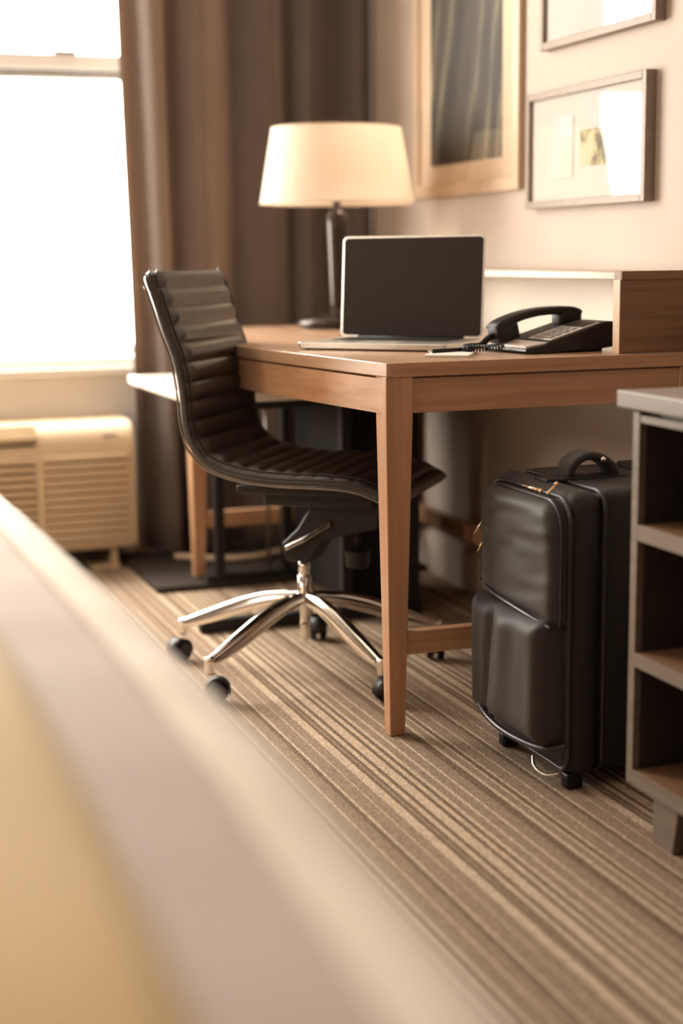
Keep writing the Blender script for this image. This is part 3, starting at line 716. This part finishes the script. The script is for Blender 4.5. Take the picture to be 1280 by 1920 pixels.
def outl(y0, y1, z0, z1, r0, r1, n=7):
    out = []
    for cy_, cz_, a0, r in ((y1-r1, z1-r1, 0, r1), (y0+r1, z1-r1, 90, r1), (y0+r0, z0+r0, 180, r0), (y1-r0, z0+r0, 270, r0)):
        for k in range(n+1):
            a = R(a0+90*k/n); out.append((cy_+r*math.cos(a), cz_+r*math.sin(a)))
    # densify straight runs
    res = []
    for i in range(len(out)):
        p, q = out[i], out[(i+1) % len(out)]; res.append(p); dl = math.dist(p, q)
        for k in range(1, int(dl/.025)+1):
            t_ = k/(int(dl/.025)+1); res.append((p[0]+(q[0]-p[0])*t_, p[1]+(q[1]-p[1])*t_))
    return res
def cr_up(y, z):
    q = z+.10*(y-2.5)
    return .0035*noise.noise(Vector((y*9, q*42, 1)))+.004*noise.noise(Vector((y*7, z*9, 5)))-.002*math.exp(-((q-.455)/.006)**2)
def cr_lo(y, z):
    g = .012*math.exp(-((y-(2.575-.10*(z-.1)))/.009)**2)
    g2 = -.010*math.exp(-((y-(2.53-.16*(z-.1)))/.030)**2)
    return g+g2+.004*noise.noise(Vector((y*20, z*6, 2)))
pu = pocket('upper_pocket', SY0+.010, SY1-.006, .298, .528, .02, .06, 1.266, .036, .030, 'nylon2', cr_up)
po = pocket('lower_pocket', SY0+.022, SY1+.003, .070, .318, .03, .025, 1.266, .056, .040, 'nylon2', cr_lo)
def yzpath(x, outline, rad, mat, name, parent):
    obj(name, tube(B(), [sk(x, y, z) for y, z in outline], rad, 7, True), M[mat], parent, smooth=True)
yzpath(1.264, outl(SY0+.003, SY1-.003, .036, .532, .03, .045), .0042, 'piping', 'piping', sc)
yzpath(1.330, outl(SY0-.001, SY1+.001, .030, .541, .03, .035), .0045, 'piping', 'piping', sc)
yzpath(1.548, outl(SY0+.004, SY1-.003, .045, .540, .03, .035), .0045, 'piping', 'piping', sc)
yzpath(1.250, outl(SY0+.010, SY1-.008, .298, .526, .02, .055), .0030, 'piping', 'zip', pu)
# flap seam across between pockets
bm = B(); tube(bm, spline([sk(1.236, SY0+.02, .300), sk(1.226, 2.45, .312), sk(1.226, 2.57, .322), sk(1.240, SY1-.005, .330)], 8), .004, 7); obj('flap_seam', bm, M['piping'], sc, smooth=True)
# lower bumper band
bm = B(); tube(bm, spline([sk(1.262, SY0+.004, .085), sk(1.235, 2.39, .070), sk(1.215, 2.50, .072), sk(1.215, 2.60, .090), sk(1.236, SY1+.003, .125)], 8), .006, 8); obj('bumper', bm, M['piping'], sc, smooth=True)
# zipper pulls
def pull(p, q, mat='brass', parent=sc):
    bm = B(); cyl(bm, sk(*p), sk(*q), .0028, .0022, 8); bmesh.ops.create_icosphere(bm, subdivisions=1, radius=.0045, matrix=Matrix.Translation(sk(*p))); obj('zipper_pull', bm, M[mat], parent, smooth=True)
pull((1.240, 2.410, .540), (1.232, 2.465, .543)); pull((1.266, 2.400, .552), (1.240, 2.385, .538))
pull((1.250, SY1+.006, .445), (1.238, SY1+.022, .415)); pull((1.250, SY1+.004, .405), (1.242, SY1+.016, .380))
pull((1.236, SY1+.004, .175), (1.231, SY1+.010, .135), 'chrome')
# badge on the lower pocket
obj('badge', box(B(), sk(1.2225, 2.395, .270), sk(1.229, 2.425, .286)), M['grey_metal'], sc, bevel=.002)
# top carry handle: arched padded grip
pts = [sk(1.338, 2.50, .540), sk(1.338, 2.50, .562), sk(1.348, 2.50, .576), sk(1.368, 2.50, .586), sk(1.396, 2.50, .583), sk(1.420, 2.50, .568), sk(1.430, 2.50, .552), sk(1.432, 2.50, .538)]
P3 = spline(pts, 5); bm = B(); rs = []; n = len(P3)
for i, q in enumerate(P3):
    d = (P3[min(i+1, n-1)]-P3[max(i-1, 0)]).normalized(); up = Vector((-d.z, 0, d.x)); u = abs(2*i/(n-1)-1)
    rs.append([q+Vector((0, 1, 0))*x+up*y for x, y in rrect(.026-.005*u**4, .0080, .0060, 3)])
rings(bm, rs); hd = obj('carry_handle', bm, M['nylon2'], sc, smooth=True)
obj('handle_base', box(B(), sk(1.285, 2.475, .540), sk(1.455, 2.525, .549)), M['black_plastic'], sc, bevel=.003)
bm = B(); bmesh.ops.create_icosphere(bm, subdivisions=2, radius=.006, matrix=Matrix.Translation(sk(1.400, 2.474, .579))); obj('rivet', bm, M['chrome'], hd, smooth=True)
# telescopic handle housing at the rear top
obj('telescopic_handle', box(B(), sk(1.50, 2.40, .543), sk(1.548, 2.60, .556)), M['black_plastic'], sc, bevel=.004)
obj('handle_trim', cyl(B(), sk(1.43, 2.352, .548), sk(1.55, 2.352, .548), .003), M['grey_metal'], sc, smooth=True)
# feet and wheels
for yy in (2.36, 2.62):
    obj('foot', rounded(B(), sk(1.266, yy-.014, .0), sk(1.300, yy+.014, .030), .006, 3), M['black_plastic'], sc, smooth=True)
    b = cyl(B(), sk(1.535, yy-.014, .030), sk(1.535, yy+.014, .030), .030, seg=28); obj('wheel', b, M['rubber'], sc, bevel=.004)
    obj('wheel_housing', rounded(B(), sk(1.500, yy-.022, .030), sk(1.566, yy+.022, .085), .01, 3), M['black_plastic'], sc, smooth=True)
bm = B(); tube(bm, spline([sk(1.245, 2.44, .040), sk(1.238, 2.42, .026), sk(1.242, 2.385, .020), sk(1.262, 2.370, .026)], 8), .003, 7); obj('skid_wire', bm, M['chrome'], sc, smooth=True)

# ------------------------------------------------------------------ open shelf cabinet
cb = thing('shelf_cabinet', 'taupe open shelf cabinet with brown shelves beside the suitcase', 'cabinet', (1.52, 1.4, 0))
def ck(x, y, z): return (x-1.52, y-1.4, z)
CF, CE, CN, CBK = 1.268, 2.146, .55, 1.765
obj('cabinet_top', box(B(), ck(CF-.010, CN-.03, .709), ck(CBK+.03, 2.182, .7365)), M['taupe'], cb, bevel=.002)
obj('side_panel', box(B(), ck(CF, CE-.020, .085), ck(CBK, CE, .705)), M['taupe'], cb, bevel=.001)
obj('side_panel', box(B(), ck(CF, CN, .085), ck(CBK, CN+.02, .705)), M['taupe'], cb, bevel=.001)
obj('top_rail', box(B(), ck(CF+.001, CN+.02, .688), ck(CBK, CE-.02, .700)), M['taupe'], cb, bevel=.001)
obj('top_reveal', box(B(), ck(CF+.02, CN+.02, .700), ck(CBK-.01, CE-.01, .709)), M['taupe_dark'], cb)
obj('back_panel', box(B(), ck(CBK-.012, CN+.02, .11), ck(CBK, CE-.02, .688)), M['taupe_dark'], cb)  # darkened to stand for the shade inside the cabinet
obj('side_shade_sheet', box(B(), ck(CF+.012, CE-.0225, .112), ck(CBK-.012, CE-.0200, .688)), M['taupe_dark'], cb)  # dark sheet painting the interior's shade onto the side panel
for z0, z1 in ((.085, .111), (.287, .311), (.497, .523)):
    s_ = obj('shelf', box(B(), ck(CF+.002, CN+.02, z0), ck(CBK-.012, CE-.02, z1)), M['walnutY'], cb, bevel=.001)
    obj('shelf_edge', box(B(), ck(CF, CN+.02, z0), ck(CF+.002, CE-.02, z1)), M['taupe'], s_)
obj('divider', box(B(), ck(CF+.004, 1.335, .111), ck(CBK-.012, 1.355, .688)), M['taupe'], cb, bevel=.001)
for yy in (2.04, .62):
    for xx in (CF+.012, CBK-.07):
        bm = B(); rings(bm, [[ck(xx+a, yy+b, z) for a, b in ((0, -.0375*k2), (.05, -.0375*k2), (.05, .0375), (0, .0375))] for z, k2 in ((0, .6), (.085, 1))]); obj('foot', bm, M['taupe'], cb, bevel=.001)

# ------------------------------------------------------------------ bed
bed = thing('bed', 'large bed with mauve duvet, cream border and gold runner in the foreground', 'bed', (-.7, 1.2, 0))
def ek(x, y, z): return (x+.7, y-1.2, z)
BZ = .60; BY1 = 2.66; BY0 = -.15
def edge(y):
    kk = [(-.2, .225), (.3, .28), (.61, .312), (.71, .318), (.95, .327), (1.34, .330), (1.88, .320), (2.3, .312), (2.7, .302)]
    for i in range(len(kk)-1):
        if kk[i][0] <= y <= kk[i+1][0]:
            t_ = (y-kk[i][0])/(kk[i+1][0]-kk[i][0]); return kk[i][1]*(1-t_)+kk[i+1][1]*t_
    return kk[-1][1] if y > 2 else kk[0][1]
# box spring and mattress below
obj('bed_base', rounded(B(), ek(-2.3, BY0+.06, .02), ek(.20, BY1-.08, .30), .02, 3), M['taupe_dark'], bed, smooth=True)
obj('mattress', rounded(B(), ek(-2.3, BY0+.05, .28), ek(.235, BY1-.07, .555), .04, 4), M['paper'], bed, smooth=True)
# duvet: profile across the foot edge, swept along Y, with the corner turned at the far side
def drape(name, d0, d1, lift, mat, ybeg=BY0, yend=BY1, parent=bed, puff=0):
    """surface between inset distances d0..d1 from the foot/far edge measured over the top and down the side"""
    bm = B(); prof = []
    r = .055
    N = 26
    for k in range(N+1):
        d = d0+(d1-d0)*k/N   # d<0: down the side
        if d >= r: px, pz = d, 0
        elif d > -r*(math.pi/2-1): a = (r-d)/r; px, pz = r-r*math.sin(a), -(r-r*math.cos(a))
        else: px, pz = 0, -(r+(-r*(math.pi/2-1)-d))
        pf = puff*math.sin(math.pi*k/N)
        prof.append((px, pz+pf, lift, pf))
    path = []
    rc = .10
    y = ybeg
    while y < yend-rc: path.append((edge(y), y, 0)); y += .05
    xe = edge(yend-rc)
    for k in range(9):
        a = R(90*k/8); path.append((xe-rc+rc*math.cos(a), yend-rc+rc*math.sin(a), a))
    for k in range(1, 40): path.append((xe-rc-.06*k, yend, R(90)))
    rows = []
    for (px_, py_, a) in path:
        row = []
        for (din, pz, lf, pf) in prof:
            nx, ny = math.cos(a), math.sin(a)
            q = max(din, 0)
            if 0 < a < R(90) and q > rc*0.98: q = rc*.98+(q-rc*.98)*1.0
            x = px_-nx*(din-lf*(1 if pz < -.02 else 0)); y_ = py_-ny*(din-lf*(1 if pz < -.02 else 0))
            wv = .006*noise.noise(Vector((x*3, y_*2.2, 0)))+.003*noise.noise(Vector((x*9, y_*7, 3)))
            row.append(bm.verts.new(ek(x, y_, BZ+pz+lf+wv)))
        rows.append(row)
    for i in range(len(rows)-1):
        for j in range(len(prof)-1): bm.faces.new((rows[i][j], rows[i+1][j], rows[i+1][j+1], rows[i][j+1]))
    o = obj(name, bm, M[mat], parent, smooth=True)
    o.modifiers.new('thickness', 'SOLIDIFY').thickness = .003
    return o
# duvet top sheet (flat slab, inside), then the border bands
bm = B(); NX, NY = 50, 60; g = []
for i in range(NX+1):
    row = []
    for j in range(NY+1):
        x = -2.25+(2.50)*i/NX; y = BY0+.02+(BY1-.08-BY0)*j/NY
        row.append(bm.verts.new(ek(x, y, BZ-.006+.006*noise.noise(Vector((x*3, y*2.2, 0))))))
    g.append(row)
for i in range(NX):
    for j in range(NY): bm.faces.new((g[i][j], g[i+1][j], g[i+1][j+1], g[i][j+1]))
duv = obj('duvet', bm, M['duvet'], bed, smooth=True)
drape('duvet_edge_fold', -.36, .26, 0, 'duvet')
drape('duvet_border', -.12, .070, .004, 'duvet_edge', puff=.008)
# gold runner across the foot: lies on the duvet, X -.45 .. .165, hangs over the far side
bm = B(); g = []
xs = [.155-.64*i/20 for i in range(21)]
for i, x in enumerate(xs):
    row = []
    yy = BY0
    while yy < BY1-.06:
        xo = x+(edge(yy)-.31)*(1 if i < 12 else .5)+.0
        row.append(bm.verts.new(ek(xo, yy, BZ+.010+.006*noise.noise(Vector((x*3, yy*2.2, 0)))+(-.008 if i in (0, 20) else 0)))); yy += .05
    for k in range(12):
        a = R(90*k/8)
        if k <= 8: y_, z_ = BY1-.055+.060*math.sin(a), BZ-.05+.060*math.cos(a)
        else: y_, z_ = BY1+.005, BZ-.05-.08*(k-8)
        row.append(bm.verts.new(ek(x, y_, z_)))
    g.append(row)
for i in range(len(g)-1):
    for j in range(len(g[0])-1): bm.faces.new((g[i][j], g[i+1][j], g[i+1][j+1], g[i][j+1]))
ru = obj('bed_runner', bm, M['runner'], None, smooth=True); ru.location = bed.location
ident(ru, 'gold cloth runner laid across the mauve bed', 'bed runner')
ru.modifiers.new('thickness', 'SOLIDIFY').thickness = .004
